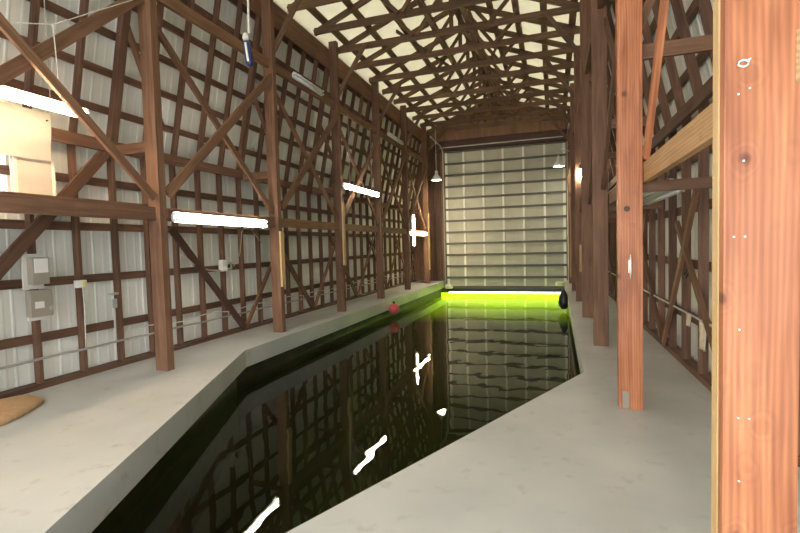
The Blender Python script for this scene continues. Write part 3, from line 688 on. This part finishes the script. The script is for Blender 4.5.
# conduits
def wavy(x, z0, y0, y1, amp, n, r, m):
    pts = [(x, y0+(y1-y0)*i/n, z0 + amp*math.sin(i*1.7)) for i in range(n+1)]
    return tube(pts, r, 8)
tag(obj('conduit', wavy(XS+0.014, 0.325, 2.3, 17.3, 0.004, 60, 0.014, 0), 'pipe'), 'grey conduit running low along the left wall studs', 'conduit')
tag(obj('cable', wavy(XS+0.02, 0.42, 4.4, 16.8, 0.025, 40, 0.007, 0), 'rope'), 'thin pale cable running just above the low conduit on the left wall', 'cable')
tag(obj('conduit', wavy(XWR-0.17, 0.62, 3.5, 17.0, 0.0, 20, 0.012, 0), 'steel'), 'grey conduit along the right wall studs at knee height', 'conduit')
# white sheet and framed board above the nearest left tie beam, with the window beside them
t = empty('sheet_board', (XS+0.08, 3.24, 2.42)); tag(t, 'large cream sheet leaning under the highest left tube light', 'board')
sb = box(0, -0.27, 0.0, 0.012, 0.26, 0.50, 0.003); obj('sheet', sb, 'screen', t); obj('hook', tube([(0.012, 0.21, 0.42), (0.03, 0.21, 0.42)], 0.008), 'black', t)
t.rotation_euler = (0, 0.10, 0)
t = empty('framed_panel', (XS+0.04, 3.35, 1.985)); tag(t, 'cream framed panel standing on the left tie beam below the big sheet', 'panel')
obj('backing', box(0, -0.22, 0, 0.015, 0.21, 0.47, 0.002), 'board', t)
fb = bmesh.new()
for q in ((0.015, -0.20, 0.02, 0.03, 0.20, 0.05), (0.015, -0.20, 0.42, 0.03, 0.20, 0.45), (0.015, -0.20, 0.05, 0.03, -0.17, 0.42), (0.015, 0.17, 0.05, 0.03, 0.20, 0.42)): add_box(fb, *q)
obj('frame', fb, 'trimw', t)
obj('screen', box(0.015, -0.17, 0.05, 0.020, 0.17, 0.42), 'screen', t)
tag(beam('shelf_board', (XL-0.36, 2.2, 1.970), (XL-0.36, 4.15, 1.970), 0.028, 0.66, 'frame', up=(0, 0, 1)), 'brown shelf board between the left wall and the nearest left tie beam', 'shelf')
# tan folded tarp
bm = bmesh.new(); n = 28; rings = []
for (rr, z) in ((1.0, 0.0), (1.03, 0.025), (0.98, 0.055), (0.8, 0.07), (0.4, 0.08)):
    ring_ = []
    for k in range(n):
        a = 2*math.pi*k/n; w = 1+0.05*math.sin(3*a+1)+0.03*math.sin(7*a)
        ring_.append(bm.verts.new((0.36*rr*w*math.cos(a), 0.78*rr*w*math.sin(a), z+0.006*math.sin(5*a)*(z > 0))))
    rings.append(ring_)
for a, b in zip(rings, rings[1:]):
    for k in range(n): bm.faces.new((a[k], a[(k+1) % n], b[(k+1) % n], b[k]))
bm.faces.new(rings[0]); bm.faces.new(rings[-1])
o = obj('folded_tarp', bm, 'tan', None, True); o.location = (-4.76, 2.30, 0.0); o.rotation_euler = (0, 0, 0.1)
tag(o, 'tan folded tarp lying on the floor at the left edge', 'tarp')

# ---------------------------------------------------------------- rope with fender, fenders and buoy at the slip
tag(obj('hanging_rope', tube([(-3.12, 4.36, 5.5), (-3.115, 4.34, 4.4), (-3.12, 4.33, 3.78)], 0.012, 8), 'rope'), 'white rope hanging from the trusses in front of the second left post', 'rope')
f = empty('line_fender', (-3.12, 4.33, 3.43)); tag(f, 'navy and white fender hanging on the end of the white rope', 'fender')
obj('body', lathe([(0, 0), (0.03, 0.005), (0.042, 0.03), (0.042, 0.24), (0.03, 0.27), (0, 0.28)], 18), 'navy', f, smooth=True)
o = obj('stripe', box(0.0, -0.046, 0.04, 0.022, -0.036, 0.24, 0.003), 'label', f); o['label'] = 'white stripe'
obj('knot', lathe([(0, 0.27), (0.03, 0.28), (0.038, 0.31), (0.025, 0.345), (0.012, 0.36), (0, 0.36)], 12), 'rope', f, smooth=True)
f.rotation_euler = (0.05, -0.10, 0)
f = empty('boat_fender', (0.27, 12.9, -0.40)); tag(f, 'black teardrop boat fender hanging at the right edge of the slip', 'fender')
obj('body', lathe([(0, 0), (0.07, 0.02), (0.125, 0.10), (0.14, 0.20), (0.12, 0.33), (0.07, 0.46), (0.035, 0.53), (0, 0.54)], 20), 'black', f, smooth=True)
obj('lanyard', tube([(0, 0, 0.53), (0.03, 0, 0.50), (0.12, 0, 0.41)], 0.012), 'rope', f)
f = empty('round_buoy', (-3.93, 11.15, -0.35)); tag(f, 'faded red round buoy against the left deck edge', 'buoy')
pr = [(0.14*math.sin(math.pi*i/12), 0.14-0.14*math.cos(math.pi*i/12)) for i in range(13)]
obj('body', lathe(pr, 20), 'pink', f, smooth=True); obj('neck', lathe([(0.03, 0.27), (0.03, 0.33), (0, 0.33)], 10), 'black', f)
f = empty('dock_wheel', (-3.80, 17.2, -0.27)); tag(f, 'pale round dock bumper at the far left corner of the slip', 'bumper')
obj('wheel', lathe([(0, 0.0), (0.13, 0.0), (0.16, 0.04), (0.16, 0.12), (0.13, 0.16), (0, 0.16)], 20), 'board', f, smooth=False)
f = empty('dock_wheel', (0.24, 17.1, -0.15)); tag(f, 'pale round dock bumper at the far right corner of the slip', 'bumper')
obj('wheel', lathe([(0, 0.0), (0.13, 0.0), (0.16, 0.04), (0.16, 0.12), (0.13, 0.16), (0, 0.16)], 20), 'board', f, smooth=False)

# ---------------------------------------------------------------- right wall oddments
def rag(y, z, w, h, lab):
    bm = bmesh.new(); n, q = 8, 6; g = []
    for i in range(n+1):
        row = []
        for j in range(q+1):
            u = i/n; v = j/q
            row.append(bm.verts.new((-0.015*math.sin(u*9+v)*v-0.01, (u-0.5)*w*(1-0.15*v), -h*v*(1-0.15*abs(u-0.4)))))
        g.append(row)
    for i in range(n):
        for j in range(q): bm.faces.new((g[i][j], g[i+1][j], g[i+1][j+1], g[i][j+1]))
    o = obj('rag', bm, 'rag', None, True); o.location = (XWR-0.185, y, z); s = o.modifiers.new('t', 'SOLIDIFY'); s.thickness = 0.006
    return tag(o, lab, 'rag', 'cream rags on the right wall conduit')
rag(5.42, 0.63, 0.16, 0.13, 'smaller cream rag hanging on the right wall conduit')
rag(4.95, 0.62, 0.22, 0.27, 'larger cream rag on the right wall conduit beside the foreground post')
rag(9.2, 0.75, 0.22, 0.34, 'pale rag hanging on the right wall far behind the fir post')
tag(obj('wall_hook', tube([(XWR-0.16, 5.6, 1.10), (XWR-0.2, 5.58, 1.02), (XWR-0.2, 5.48, 1.01), (XWR-0.18, 5.44, 1.08)], 0.010), 'black'), 'black hook on the right wall above the cream rags', 'hook')
